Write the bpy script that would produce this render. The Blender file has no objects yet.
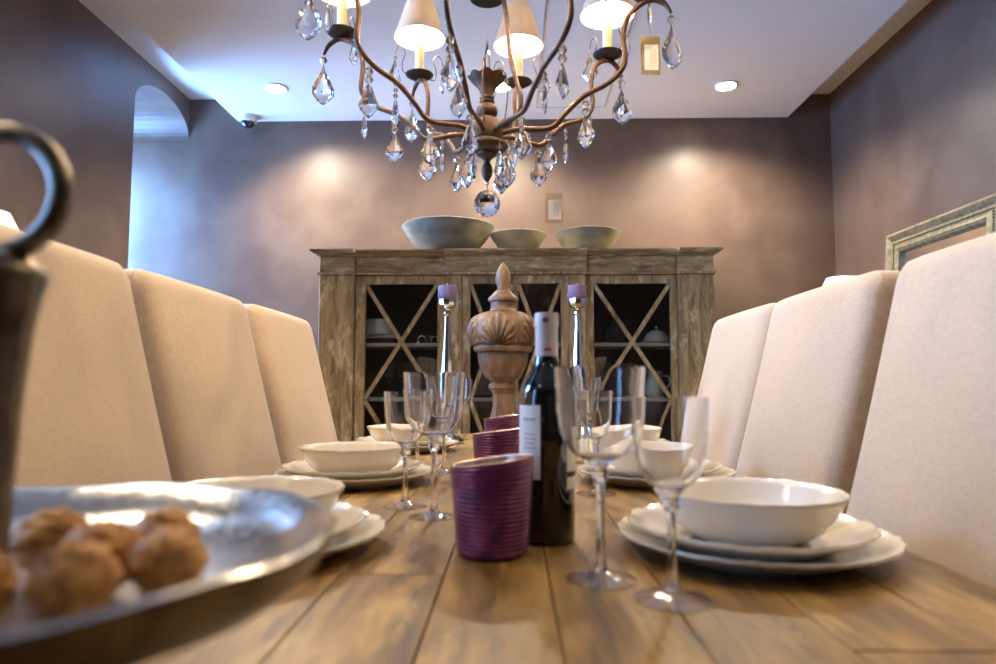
import bpy, bmesh, math, random
from mathutils import Vector, Matrix
random.seed(7)
PI = math.pi
R = math.radians
sc = bpy.context.scene
C = sc.collection

# ------------------------------------------------------------------ camera
cam_d = bpy.data.cameras.new('camera')
cam_d.sensor_width = 36.0
cam_d.lens = 24.506
cam_d.clip_start = 0.02
cam_d.dof.use_dof = True
cam_d.dof.focus_distance = 2.05
cam_d.dof.aperture_fstop = 3.6
cam_o = bpy.data.objects.new('camera', cam_d)
C.objects.link(cam_o)
cam_o.location = (0, 0, 0.966)
cam_o.rotation_euler = (R(90) + math.atan(52 / 678), 0, math.atan(14 / 678))
sc.camera = cam_o

# ------------------------------------------------------------------ world, daylight, exposure
world = bpy.data.worlds.new('world')
sc.world = world
world.use_nodes = True
world.node_tree.nodes['Background'].inputs[0].default_value = (0.42, 0.60, 1.0, 1)
world.node_tree.nodes['Background'].inputs[1].default_value = 1.5
WARM = (1.0, 0.79, 0.50)
DAY = (0.22, 0.46, 1.0)
WINDOWS = [(3.49, 4.10), (1.15, 1.95), (-0.85, -0.05)]     # y range of each arched window niche in wall_left
WIN_POWER = [225, 260, 40]
for (y0, y1), pw in zip(WINDOWS, WIN_POWER):                # skylight entering each window
    ld = bpy.data.lights.new('window_daylight', 'AREA')
    ld.shape = 'RECTANGLE'; ld.size = (y1 - y0); ld.size_y = 1.75
    ld.energy = pw; ld.color = DAY
    lo = bpy.data.objects.new('window_daylight', ld); C.objects.link(lo)
    lo.location = (-2.78, (y0 + y1) / 2, 1.50)
    lo.rotation_euler = (R(77), 0, R(-90))
sc.view_settings.view_transform = 'Standard'
sc.view_settings.look = 'None'
sc.view_settings.gamma = 1.0
sc.view_settings.use_curve_mapping = False
sc.view_settings.exposure = 0.55
sc.cycles.use_denoising = True
sc.cycles.max_bounces = 14
sc.cycles.diffuse_bounces = 4
sc.cycles.glossy_bounces = 5
sc.cycles.transmission_bounces = 12
sc.cycles.transparent_max_bounces = 12
sc.cycles.sample_clamp_indirect = 6.0
sc.cycles.blur_glossy = 0.6

# ------------------------------------------------------------------ materials
MATS = {}
def new_mat(name):
    m = bpy.data.materials.new(name); m.use_nodes = True
    MATS[name] = m
    nt = m.node_tree
    return m, nt, nt.nodes['Principled BSDF']
def N(nt, kind, **kw):
    n = nt.nodes.new(kind)
    for k, v in kw.items(): setattr(n, k, v)
    return n
def ramp(nt, stops):
    r = N(nt, 'ShaderNodeValToRGB')
    e = r.color_ramp.elements
    while len(e) < len(stops): e.new(0.5)
    for i, (p, c) in enumerate(stops):
        e[i].position = p; e[i].color = (*c, 1)
    return r
def coords(nt, scale, use='Object', rnd=True):
    tc = N(nt, 'ShaderNodeTexCoord'); mp = N(nt, 'ShaderNodeMapping')
    mp.inputs['Scale'].default_value = scale
    nt.links.new(tc.outputs[use], mp.inputs['Vector'])
    if rnd:
        oi = N(nt, 'ShaderNodeObjectInfo'); mu = N(nt, 'ShaderNodeVectorMath', operation='SCALE')
        mu.inputs[0].default_value = (37.0, 91.0, 53.0)
        nt.links.new(oi.outputs['Random'], mu.inputs['Scale'])
        nt.links.new(mu.outputs[0], mp.inputs['Location'])
    return mp
def simple(name, col, rough=0.5, metal=0.0, **kw):
    m, nt, b = new_mat(name)
    b.inputs['Base Color'].default_value = (*col, 1)
    b.inputs['Roughness'].default_value = rough
    b.inputs['Metallic'].default_value = metal
    for k, v in kw.items(): b.inputs[k].default_value = v
    return m
def bumpy(nt, b, src, strength=0.2, dist=0.01):
    bp = N(nt, 'ShaderNodeBump'); bp.inputs['Strength'].default_value = strength; bp.inputs['Distance'].default_value = dist
    nt.links.new(src, bp.inputs['Height']); nt.links.new(bp.outputs[0], b.inputs['Normal'])
def noise_mat(name, stops, scale=(1, 1, 1), nscale=5.0, detail=6.0, rough=0.5, metal=0.0, bump=0.0, bdist=0.005, distort=0.0, rrange=None, rnd=True, use='Object', **kw):
    m, nt, b = new_mat(name)
    mp = coords(nt, scale, use, rnd)
    nz = N(nt, 'ShaderNodeTexNoise'); nz.inputs['Scale'].default_value = nscale; nz.inputs['Detail'].default_value = detail
    nz.inputs['Distortion'].default_value = distort
    nt.links.new(mp.outputs[0], nz.inputs['Vector'])
    rp = ramp(nt, stops); nt.links.new(nz.outputs[0], rp.inputs[0]); nt.links.new(rp.outputs[0], b.inputs['Base Color'])
    b.inputs['Roughness'].default_value = rough; b.inputs['Metallic'].default_value = metal
    if rrange:
        mr = N(nt, 'ShaderNodeMapRange'); mr.inputs['To Min'].default_value = rrange[0]; mr.inputs['To Max'].default_value = rrange[1]
        nt.links.new(nz.outputs[0], mr.inputs['Value']); nt.links.new(mr.outputs[0], b.inputs['Roughness'])
    if bump: bumpy(nt, b, nz.outputs[0], bump, bdist)
    for k, v in kw.items(): b.inputs[k].default_value = v
    return m

noise_mat('plaster', [(0.32, (0.110, 0.070, 0.056)), (0.5, (0.130, 0.086, 0.067)), (0.68, (0.154, 0.105, 0.081))], (1.2, 1.2, 1.0), 3.6, 10, bump=0.03, bdist=0.01, distort=0.4, rrange=(0.30, 0.50), rnd=False)
simple('ceiling_white', (0.74, 0.72, 0.71), 0.85)
noise_mat('floor_wood', [(0.3, (0.10, 0.06, 0.035)), (0.7, (0.17, 0.105, 0.06))], (6, 0.7, 6), 3, 6, rough=0.4)

def wood(name, dark, mid, light, scale, flecks=None, rough=0.5, bump=0.25, fleck_scale=(1, 1, 1), tint=0.25):
    m, nt, b = new_mat(name)
    mp = coords(nt, scale)
    n1 = N(nt, 'ShaderNodeTexNoise'); n1.inputs['Scale'].default_value = 1.0; n1.inputs['Detail'].default_value = 9; n1.inputs['Roughness'].default_value = 0.65; n1.inputs['Distortion'].default_value = 0.7
    nt.links.new(mp.outputs[0], n1.inputs['Vector'])
    rp = ramp(nt, [(0.32, dark), (0.5, mid), (0.68, light)]); nt.links.new(n1.outputs[0], rp.inputs[0])
    col = rp.outputs[0]
    if flecks:
        mp2 = coords(nt, fleck_scale)
        n2 = N(nt, 'ShaderNodeTexNoise'); n2.inputs['Scale'].default_value = 1.0; n2.inputs['Detail'].default_value = 8; n2.inputs['Roughness'].default_value = 0.7
        nt.links.new(mp2.outputs[0], n2.inputs['Vector'])
        r2 = ramp(nt, [(0.52, (0, 0, 0)), (0.66, (1, 1, 1))]); nt.links.new(n2.outputs[0], r2.inputs[0])
        mx = N(nt, 'ShaderNodeMixRGB'); mx.inputs[2].default_value = (*flecks, 1)
        nt.links.new(r2.outputs[0], mx.inputs[0]); nt.links.new(col, mx.inputs[1]); col = mx.outputs[0]
    oi = N(nt, 'ShaderNodeObjectInfo'); mr = N(nt, 'ShaderNodeMapRange'); mr.inputs['To Min'].default_value = 1 - tint; mr.inputs['To Max'].default_value = 1 + tint * 0.7
    nt.links.new(oi.outputs['Random'], mr.inputs['Value'])
    hs = N(nt, 'ShaderNodeHueSaturation'); nt.links.new(mr.outputs[0], hs.inputs['Value']); nt.links.new(col, hs.inputs['Color'])
    nt.links.new(hs.outputs[0], b.inputs['Base Color'])
    b.inputs['Roughness'].default_value = rough
    bumpy(nt, b, n1.outputs[0], bump, 0.004)
    return m
wood('table_wood', (0.055, 0.025, 0.005), (0.185, 0.094, 0.017), (0.33, 0.185, 0.042), (34, 4.0, 34), flecks=(0.42, 0.26, 0.085), fleck_scale=(16, 4.0, 16), rough=0.40, bump=0.22, tint=0.14)
for nm_, gs_, fs_ in (('cabinet_wood', (30, 30, 5), (22, 22, 8)), ('cabinet_wood_cross', (5, 30, 30), (8, 22, 22))):
    wood(nm_, (0.135, 0.084, 0.032), (0.40, 0.265, 0.112), (0.56, 0.40, 0.19), gs_, flecks=(0.74, 0.60, 0.35), fleck_scale=fs_, rough=0.68, bump=0.4, tint=0.10)
wood('finial_wood', (0.075, 0.038, 0.018), (0.17, 0.095, 0.048), (0.26, 0.165, 0.095), (24, 24, 8), rough=0.5, bump=0.2, tint=0.05)
wood('leg_wood', (0.06, 0.035, 0.02), (0.10, 0.06, 0.035), (0.15, 0.09, 0.05), (30, 30, 4), rough=0.5)

def linen():
    m, nt, b = new_mat('linen')
    mp = coords(nt, (1, 1, 1), 'Object', False)
    w1 = N(nt, 'ShaderNodeTexNoise'); w1.inputs['Scale'].default_value = 1; w1.inputs['Detail'].default_value = 3
    mp1 = coords(nt, (60, 900, 60), 'Object'); mp2 = coords(nt, (60, 60, 900), 'Object')
    w2 = N(nt, 'ShaderNodeTexNoise'); w2.inputs['Scale'].default_value = 1; w2.inputs['Detail'].default_value = 3
    nt.links.new(mp1.outputs[0], w1.inputs['Vector']); nt.links.new(mp2.outputs[0], w2.inputs['Vector'])
    ad = N(nt, 'ShaderNodeMath', operation='ADD'); nt.links.new(w1.outputs[0], ad.inputs[0]); nt.links.new(w2.outputs[0], ad.inputs[1])
    mr = N(nt, 'ShaderNodeMapRange'); mr.inputs['From Min'].default_value = 0.6; mr.inputs['From Max'].default_value = 1.4
    nt.links.new(ad.outputs[0], mr.inputs['Value'])
    rp = ramp(nt, [(0.2, (0.46, 0.345, 0.23)), (0.8, (0.575, 0.445, 0.315))]); nt.links.new(mr.outputs[0], rp.inputs[0])
    nt.links.new(rp.outputs[0], b.inputs['Base Color'])
    b.inputs['Roughness'].default_value = 0.9
    b.inputs['Sheen Weight'].default_value = 0.25
    bumpy(nt, b, ad.outputs[0], 0.25, 0.001)
linen()
noise_mat('cream_ceramic', [(0.3, (0.70, 0.63, 0.52)), (0.7, (0.76, 0.70, 0.60))], (1, 1, 1), 6, 3, rough=0.16, **{'Coat Weight': 0.4, 'Coat Roughness': 0.05})
noise_mat('charger_ceramic', [(0.3, (0.58, 0.53, 0.44)), (0.7, (0.66, 0.61, 0.52))], (1, 1, 1), 20, 5, rough=0.22, **{'Coat Weight': 0.3})
simple('glass', (1, 1, 1), 0.0, **{'Transmission Weight': 1.0, 'IOR': 1.48})
simple('crystal', (1, 1, 1), 0.0, **{'Transmission Weight': 1.0, 'IOR': 1.60})
noise_mat('bronze', [(0.35, (0.048, 0.021, 0.009)), (0.6, (0.115, 0.050, 0.019)), (0.75, (0.18, 0.085, 0.034))], (1, 1, 1), 40, 5, rough=0.5, metal=0.3, bump=0.15, bdist=0.001)
noise_mat('rust_iron', [(0.35, (0.050, 0.025, 0.011)), (0.6, (0.105, 0.055, 0.026)), (0.8, (0.165, 0.095, 0.05))], (1, 1, 1), 35, 6, rough=0.62, metal=0.3, bump=0.3, bdist=0.001)
simple('dark_iron', (0.045, 0.035, 0.028), 0.45, 0.6)
simple('gold_wire', (0.80, 0.58, 0.25), 0.3, 1.0)
noise_mat('silver', [(0.3, (0.55, 0.55, 0.53)), (0.7, (0.85, 0.84, 0.80))], (1, 1, 1), 30, 4, rough=0.12, metal=1.0, bump=0.12, bdist=0.001)
noise_mat('pewter', [(0.3, (0.40, 0.38, 0.35)), (0.7, (0.62, 0.60, 0.56))], (1, 1, 1), 55, 4, rough=0.24, metal=1.0, bump=0.4, bdist=0.003)
noise_mat('aged_brass_and_shade', [(0.3, (0.10, 0.075, 0.045)), (0.7, (0.24, 0.19, 0.12))], (1, 1, 1), 50, 4, rough=0.36, metal=0.9, bump=0.15, bdist=0.001)
noise_mat('walnut_shell', [(0.3, (0.16, 0.064, 0.014)), (0.5, (0.40, 0.185, 0.050)), (0.7, (0.58, 0.33, 0.12))], (1, 1, 1), 75, 5, rough=0.65, bump=0.3, bdist=0.002, distort=0.5, **{'Specular IOR Level': 0.2})
noise_mat('purple_wax', [(0.3, (0.115, 0.075, 0.16)), (0.7, (0.155, 0.105, 0.21))], (1, 1, 1), 20, 3, rough=0.55, **{'Subsurface Weight': 0.2})
def votive_mat():
    m, nt, b = new_mat('purple_glass')
    mp = coords(nt, (1, 1, 1))
    nz = N(nt, 'ShaderNodeTexNoise'); nz.inputs['Scale'].default_value = 38; nz.inputs['Detail'].default_value = 7
    nt.links.new(mp.outputs[0], nz.inputs['Vector'])
    rp = ramp(nt, [(0.35, (0.10, 0.014, 0.062)), (0.55, (0.19, 0.028, 0.105)), (0.75, (0.36, 0.08, 0.18))])
    nt.links.new(nz.outputs[0], rp.inputs[0]); nt.links.new(rp.outputs[0], b.inputs['Base Color'])
    b.inputs['Metallic'].default_value = 0.35; b.inputs['Roughness'].default_value = 0.36
    b.inputs['Coat Weight'].default_value = 0.35; b.inputs['Coat Roughness'].default_value = 0.25
votive_mat()
noise_mat('mercury_lining', [(0.35, (0.45, 0.30, 0.28)), (0.65, (0.85, 0.72, 0.62))], (1, 1, 1), 60, 6, rough=0.3, metal=0.9)
simple('bottle_glass', (0.004, 0.005, 0.004), 0.04, **{'Coat Weight': 1.0, 'Coat Roughness': 0.02})
simple('paper', (0.78, 0.76, 0.72), 0.7)
simple('cream_paper', (0.72, 0.67, 0.55), 0.7)
simple('capsule_foil', (0.66, 0.60, 0.55), 0.4)
simple('red_print', (0.42, 0.05, 0.05), 0.55)
simple('ink', (0.02, 0.02, 0.02), 0.6)
simple('grey_print', (0.42, 0.40, 0.38), 0.7)
noise_mat('kraft_card', [(0.3, (0.22, 0.16, 0.085)), (0.7, (0.30, 0.23, 0.13))], (1, 1, 1), 60, 4, rough=0.8)
noise_mat('stone_bowl', [(0.3, (0.15, 0.155, 0.12)), (0.55, (0.235, 0.235, 0.185)), (0.75, (0.31, 0.30, 0.235))], (1, 1, 2), 9, 7, rough=0.8, bump=0.25, bdist=0.004)
simple('white_shade', (0.82, 0.79, 0.74), 0.8, **{'Transmission Weight': 0.0})
simple('candle_sleeve', (0.80, 0.68, 0.42), 0.55, **{'Subsurface Weight': 0.1})
simple('white_plastic', (0.78, 0.78, 0.78), 0.35)
simple('smoked_dome', (0.01, 0.012, 0.014), 0.05, **{'Coat Weight': 1.0})
simple('mirror_glass', (0.80, 0.80, 0.80), 0.02, 1.0)
simple('dark_red', (0.10, 0.015, 0.025), 0.45)
simple('cabinet_inside', (0.15, 0.125, 0.105), 0.7)
simple('shelf_lit_tone', (0.60, 0.54, 0.43), 0.6)  # upper shelves lightened in colour to look lit
simple('window_paint', (0.70, 0.69, 0.67), 0.5)
noise_mat('gilt', [(0.3, (0.15, 0.115, 0.06)), (0.6, (0.29, 0.235, 0.125)), (0.8, (0.38, 0.32, 0.19))], (1, 1, 1), 35, 6, rough=0.5, metal=0.25, bump=0.35, bdist=0.003)
def pane_mat(name, tint, ior=1.52):
    m, nt, b = new_mat(name)
    nt.nodes.remove(b)
    out = nt.nodes['Material Output']
    t = N(nt, 'ShaderNodeBsdfTransparent'); t.inputs[0].default_value = (*tint, 1)
    g = N(nt, 'ShaderNodeBsdfGlossy'); g.inputs['Roughness'].default_value = 0.015
    fr = N(nt, 'ShaderNodeFresnel')
    ge = N(nt, 'ShaderNodeNewGeometry'); ir = N(nt, 'ShaderNodeMapRange'); ir.inputs['To Min'].default_value = ior; ir.inputs['To Max'].default_value = 1 / ior
    nt.links.new(ge.outputs['Backfacing'], ir.inputs['Value']); nt.links.new(ir.outputs[0], fr.inputs[0])   # thin pane: same reflectance on both faces
    mx = N(nt, 'ShaderNodeMixShader')
    nt.links.new(fr.outputs[0], mx.inputs[0]); nt.links.new(t.outputs[0], mx.inputs[1]); nt.links.new(g.outputs[0], mx.inputs[2])
    nt.links.new(mx.outputs[0], out.inputs[0])
pane_mat('pane_glass', (0.86, 0.88, 0.88))
pane_mat('foot_glass', (0.985, 0.985, 0.985), 2.1)
pane_mat('clear_sleeve', (0.90, 0.87, 0.82))
def emit(name, col, s):
    m, nt, b = new_mat(name)
    b.inputs['Base Color'].default_value = (0, 0, 0, 1)
    b.inputs['Emission Color'].default_value = (*col, 1); b.inputs['Emission Strength'].default_value = s
emit('bulb', (1.0, 0.77, 0.48), 560)
emit('downlight_lens', (1.0, 0.85, 0.66), 40)
def shade_mat():
    m, nt, b = new_mat('parchment_shade')
    out = nt.nodes['Material Output']
    mp = coords(nt, (1, 1, 1)); nz = N(nt, 'ShaderNodeTexNoise'); nz.inputs['Scale'].default_value = 30; nz.inputs['Detail'].default_value = 5
    nt.links.new(mp.outputs[0], nz.inputs['Vector'])
    rp = ramp(nt, [(0.3, (0.66, 0.53, 0.39)), (0.7, (0.74, 0.62, 0.48))]); nt.links.new(nz.outputs[0], rp.inputs[0])
    nt.links.new(rp.outputs[0], b.inputs['Base Color']); b.inputs['Roughness'].default_value = 0.85
    tr = N(nt, 'ShaderNodeBsdfTranslucent'); tr.inputs[0].default_value = (0.78, 0.72, 0.62, 1)
    mx = N(nt, 'ShaderNodeMixShader'); mx.inputs[0].default_value = 0.25
    nt.links.new(b.outputs[0], mx.inputs[1]); nt.links.new(tr.outputs[0], mx.inputs[2]); nt.links.new(mx.outputs[0], out.inputs[0])
shade_mat()

# ------------------------------------------------------------------ mesh helpers
class MB:
    """collects shapes; build() links them as ONE mesh object"""
    def __init__(s): s.v = []; s.f = []
    def add(s, v, f, M=None):
        o = len(s.v)
        s.v += [tuple(M @ Vector(p)) if M else tuple(p) for p in v]
        s.f += [tuple(i + o for i in q) for q in f]
        return s
    def box(s, x0, x1, y0, y1, z0, z1, M=None):
        v = [(x0, y0, z0), (x1, y0, z0), (x1, y1, z0), (x0, y1, z0), (x0, y0, z1), (x1, y0, z1), (x1, y1, z1), (x0, y1, z1)]
        f = [(0, 3, 2, 1), (4, 5, 6, 7), (0, 1, 5, 4), (1, 2, 6, 5), (2, 3, 7, 6), (3, 0, 4, 7)]
        return s.add(v, f, M)
    def lathe(s, prof, seg=32, fn=None, M=None, a0=0.0, a1=2 * PI):
        """prof: list of (r, z); r<1e-6 ends become poles. fn(theta, r, z, k) -> (r, z)"""
        full = abs(a1 - a0 - 2 * PI) < 1e-6
        n = seg if full else seg + 1
        v = []; rows = []
        for k, (r, z) in enumerate(prof):
            if r < 1e-6 and full:
                rows.append([len(v)] * n); v.append((0, 0, z))
            else:
                row = []
                for i in range(n):
                    t = a0 + (a1 - a0) * i / seg
                    rr, zz = fn(t, r, z, k) if fn else (r, z)
                    row.append(len(v)); v.append((rr * math.cos(t), rr * math.sin(t), zz))
                rows.append(row)
        f = []
        for a, b in zip(rows, rows[1:]):
            for i in range(seg):
                j = (i + 1) % n if full else i + 1
                q = []
                for w in (a[i], a[j], b[j], b[i]):
                    if w not in q: q.append(w)
                if len(q) > 2: f.append(tuple(q))
        return s.add(v, f, M)
    def tube(s, pts, rad, seg=8, M=None, cap=True):
        pts = [Vector(p) for p in pts]; n = len(pts)
        rads = rad if isinstance(rad, (list, tuple)) else [rad] * n
        v = []; prev = None
        for i, p in enumerate(pts):
            t = (pts[min(i + 1, n - 1)] - pts[max(i - 1, 0)]).normalized()
            if prev is None:
                u = Vector((0, 0, 1)) if abs(t.z) < 0.9 else Vector((1, 0, 0))
                a = t.cross(u).normalized()
            else:
                a = (prev - t * prev.dot(t)).normalized()
            prev = a; b = t.cross(a)
            for k in range(seg):
                an = 2 * PI * k / seg
                v.append(tuple(p + (a * math.cos(an) + b * math.sin(an)) * rads[i]))
        f = []
        for i in range(n - 1):
            for k in range(seg):
                l = (k + 1) % seg
                f.append((i * seg + k, i * seg + l, (i + 1) * seg + l, (i + 1) * seg + k))
        if cap:
            f.append(tuple(range(seg - 1, -1, -1))); f.append(tuple((n - 1) * seg + k for k in range(seg)))
        return s.add(v, f, M)
    def mesh(s, name, mat, smooth=40, bevel=0.0, bseg=2):
        bm = bmesh.new()
        vs = [bm.verts.new(p) for p in s.v]
        for q in s.f:
            try: bm.faces.new([vs[i] for i in q])
            except ValueError: pass
        bmesh.ops.recalc_face_normals(bm, faces=bm.faces)
        if bevel:
            bmesh.ops.bevel(bm, geom=[e for e in bm.edges], offset=bevel, segments=bseg, profile=0.5, affect='EDGES', clamp_overlap=True)
        me = bpy.data.meshes.new(name); bm.to_mesh(me); bm.free()
        if smooth:
            me.shade_smooth(); me.set_sharp_from_angle(angle=R(smooth))
        me.materials.append(MATS[mat])
        return me
    def build(s, name, mat, parent=None, loc=(0, 0, 0), rot=(0, 0, 0), **kw):
        return link(name, s.mesh(name, mat, **kw), parent, loc, rot)
def link(name, me, parent=None, loc=(0, 0, 0), rot=(0, 0, 0)):
    o = bpy.data.objects.new(name, me); C.objects.link(o)
    o.parent = parent; o.location = loc; o.rotation_euler = rot
    return o
def tag(o, label, cat, group=None):
    o['label'] = label; o['category'] = cat
    if group: o['group'] = group
    return o
def thing(name, label, cat, loc=(0, 0, 0), rot=(0, 0, 0), group=None):
    return tag(link(name, None, None, loc, rot), label, cat, group)
def struct(o): o['kind'] = 'structure'; return o
def copy_tree(o, parent=None):
    c = o.copy(); C.objects.link(c); c.parent = parent
    for ch in [x for x in o.children]: copy_tree(ch, c)
    return c
def dup(o, label, loc, rot=None, group=None):
    c = copy_tree(o); c.location = loc; c['label'] = label
    if rot is not None: c.rotation_euler = rot
    if group: c['group'] = group
    return c
def spline(pts, n=6):
    """Catmull-Rom through pts"""
    P = [Vector(p) for p in pts]; out = []
    for i in range(len(P) - 1):
        p0 = P[max(i - 1, 0)]; p1 = P[i]; p2 = P[i + 1]; p3 = P[min(i + 2, len(P) - 1)]
        for k in range(n):
            t = k / n
            out.append(0.5 * ((2 * p1) + (p2 - p0) * t + (2 * p0 - 5 * p1 + 4 * p2 - p3) * t * t + (3 * p1 - p0 - 3 * p2 + p3) * t ** 3))
    out.append(P[-1]); return out

# ------------------------------------------------------------------ the room
XL, XR, YB, YF, ZCEIL, ZP = -2.02, 1.96, 4.10, -2.2, 2.75, 2.605
struct(MB().box(-3.2, XR + 0.3, YF - 0.2, YB + 0.2, -0.1, 0.0).build('floor', 'floor_wood', smooth=0))
struct(MB().box(XL - 0.6, XR + 0.2, YF - 0.2, YB + 0.2, ZCEIL, ZCEIL + 0.1).build('ceiling', 'ceiling_white', smooth=0))
drop = MB().box(-1.712, 1.70, YF, YB, ZP, ZCEIL).build('trim_1', 'ceiling_white', smooth=0)   # lowered ceiling panel
struct(drop)
struct(MB().box(XL - 0.6, XR + 0.2, YB, YB + 0.2, 0, ZCEIL).build('wall_back', 'plaster', smooth=0))
struct(MB().box(XR, XR + 0.2, YF, YB, 0, ZCEIL).build('wall_right', 'plaster', smooth=0))
struct(MB().box(XL - 0.6, XR + 0.2, YF - 0.2, YF, 0, ZCEIL).build('wall_front', 'plaster', smooth=0))
# left wall, 0.55 m thick, with arched window niches
SILL, SPR, RISE, TH = 0.55, 2.49, 0.165, 0.55
wl = MB(); ycur = YF
for (y0, y1) in sorted(WINDOWS):
    wl.box(XL - TH, XL, ycur, y0, 0, ZCEIL)
    wl.box(XL - TH, XL, y0, y1, 0, SILL)
    n = 24; yc = (y0 + y1) / 2; hw = (y1 - y0) / 2
    for i in range(n):
        a, b = PI - PI * i / n, PI - PI * (i + 1) / n
        ya, yb = yc + hw * math.cos(a), yc + hw * math.cos(b)
        za, zb = SPR + RISE * math.sin(a), SPR + RISE * math.sin(b)
        v = [(x, y, z) for x in (XL - TH, XL) for (y, z) in ((ya, za), (yb, zb), (yb, ZCEIL), (ya, ZCEIL))]
        wl.add(v, [(0, 1, 2, 3), (7, 6, 5, 4), (0, 4, 5, 1), (3, 2, 6, 7)])
    ycur = y1
struct(wl.build('wall_left', 'plaster', smooth=30))
def window(n, y0, y1):
    yc = (y0 + y1) / 2; hw = (y1 - y0) / 2
    def arch(d):    # closed outline inset by d, counter-clockwise in (y,z)
        pts = [(y0 + d, SILL + d), (y1 - d, SILL + d)]
        for i in range(17):
            a = PI * i / 16
            pts.append((yc + (hw - d) * math.cos(a), SPR + (RISE - d * 0.6) * math.sin(a)))
        return pts
    o, i_ = arch(0.002), arch(0.05); m = MB(); k = len(o)
    xs = (XL - TH + 0.03, XL - TH + 0.09)
    v = [(x, *p) for x in xs for p in o] + [(x, *p) for x in xs for p in i_]
    f = []
    for a in range(k):
        b = (a + 1) % k
        f += [(a, b, 2 * k + b, 2 * k + a), (k + a, 3 * k + a, 3 * k + b, k + b), (a, k + a, k + b, b), (2 * k + a, 2 * k + b, 3 * k + b, 3 * k + a)]
    m.add(v, f)
    win = struct(m.build('window_%d' % n, 'window_paint', smooth=30))
    b = MB().box(xs[0], xs[1], yc - 0.02, yc + 0.02, SILL + 0.05, SPR + RISE - 0.03)
    b.build('window_mullion', 'window_paint', win, smooth=0)
    for z in (1.15, 1.8):
        MB().box(xs[0] + 0.01, xs[1] - 0.01, y0 + 0.04, y1 - 0.04, z - 0.012, z + 0.012).build('window_bar', 'window_paint', win, smooth=0)
    for s in (-1, 1):
        ya, yb = sorted((yc + s * 0.02, yc + s * (hw - 0.045)))
        for z0, z1 in ((SILL + 0.05, 1.138), (1.162, 1.788), (1.812, SPR)):
            MB().box(xs[0] + 0.025, xs[0] + 0.031, ya, yb, z0, z1).build('pane', 'pane_glass', win, smooth=0)
for i, (y0, y1) in enumerate(WINDOWS): window(i + 1, y0, y1)
# flush access hatch in the ceiling panel (thin raised seam edges)
hatch = MB()
hx0, hx1, hy0, hy1, t = 0.145, 0.55, 2.55, 3.92, 0.006
hatch.box(hx0, hx0 + t, hy0, hy1, ZP - 0.003, ZP); hatch.box(hx1 - t, hx1, hy0, hy1, ZP - 0.003, ZP)
hatch.box(hx0 + t, hx1 - t, hy0, hy0 + t, ZP - 0.003, ZP); hatch.box(hx0 + t, hx1 - t, hy1 - t, hy1, ZP - 0.003, ZP)
struct(hatch.build('trim_2', 'grey_print', smooth=0))

# ------------------------------------------------------------------ downlights
dl_proto = None
SPOTS = [(-1.308, 3.62, 125, 14), (1.18, 3.64, 125, 0), (-0.06, 3.63, 110, 0), (-1.30, 2.35, 55, 0), (1.30, 2.30, 45, 0), (-1.30, 0.9, 48, 0), (1.30, 0.9, 48, 0), (-1.3, -0.6, 28, 0), (1.3, -0.6, 28, 0)]   # x, y, watts, tilt towards +x
SP_L = ['round recessed downlight in the ceiling beside the dome camera', 'round recessed downlight in the ceiling above the mirror end of the cabinet', 'round recessed downlight hidden behind the chandelier crown',
        'recessed downlight above the linen chairs by the windows', 'recessed downlight above the linen chairs by the mirror',
        'recessed downlight over the table head, window side', 'recessed downlight over the table head, mirror side',
        'recessed downlight behind the table, window side', 'recessed downlight behind the table, mirror side']
for (x, y, p, tl), lab in zip(SPOTS, SP_L):
    if dl_proto is None:
        d = dl_proto = thing('downlight', lab, 'downlight', (x, y, ZP), group='ceiling downlights')
        MB().lathe([(0.062, 0.0), (0.064, -0.006), (0.056, -0.009), (0.049, -0.004), (0.049, 0.0)], 32).build('trim_ring', 'white_plastic', d)
        MB().lathe([(0, -0.0115), (0.030, -0.0105), (0.048, -0.008), (0.048, -0.001), (0, -0.001)], 32).build('lens', 'downlight_lens', d)
    else:
        d = dup(dl_proto, lab, (x, y, ZP))
    sd = bpy.data.lights.new('downlight_beam', 'SPOT'); sd.energy = p; sd.color = WARM if y < 3 else (1.0, 0.88, 0.68); sd.spot_size = R(150 if y > 3 else 112); sd.spot_blend = 0.9; sd.shadow_soft_size = 0.045
    so = bpy.data.objects.new('downlight_beam', sd); C.objects.link(so); so.location = (x, y, ZP - 0.03); so.rotation_euler = (0, R(-tl), 0)
# dome camera
d = thing('dome_camera', 'small white security camera with smoked dome at ceiling corner', 'camera', (-1.62, 4.02, ZP))
MB().lathe([(0, 0), (0.054, 0), (0.054, -0.018), (0.048, -0.034), (0.040, -0.036), (0, -0.036)], 32).build('housing', 'white_plastic', d)
MB().lathe([(0.039, -0.034), (0.039, -0.04)] + [(0.039 * math.cos(a), -0.04 - 0.034 * math.sin(a)) for a in [PI / 2 * i / 8 for i in range(1, 9)]], 32).build('dome', 'smoked_dome', d)

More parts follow.
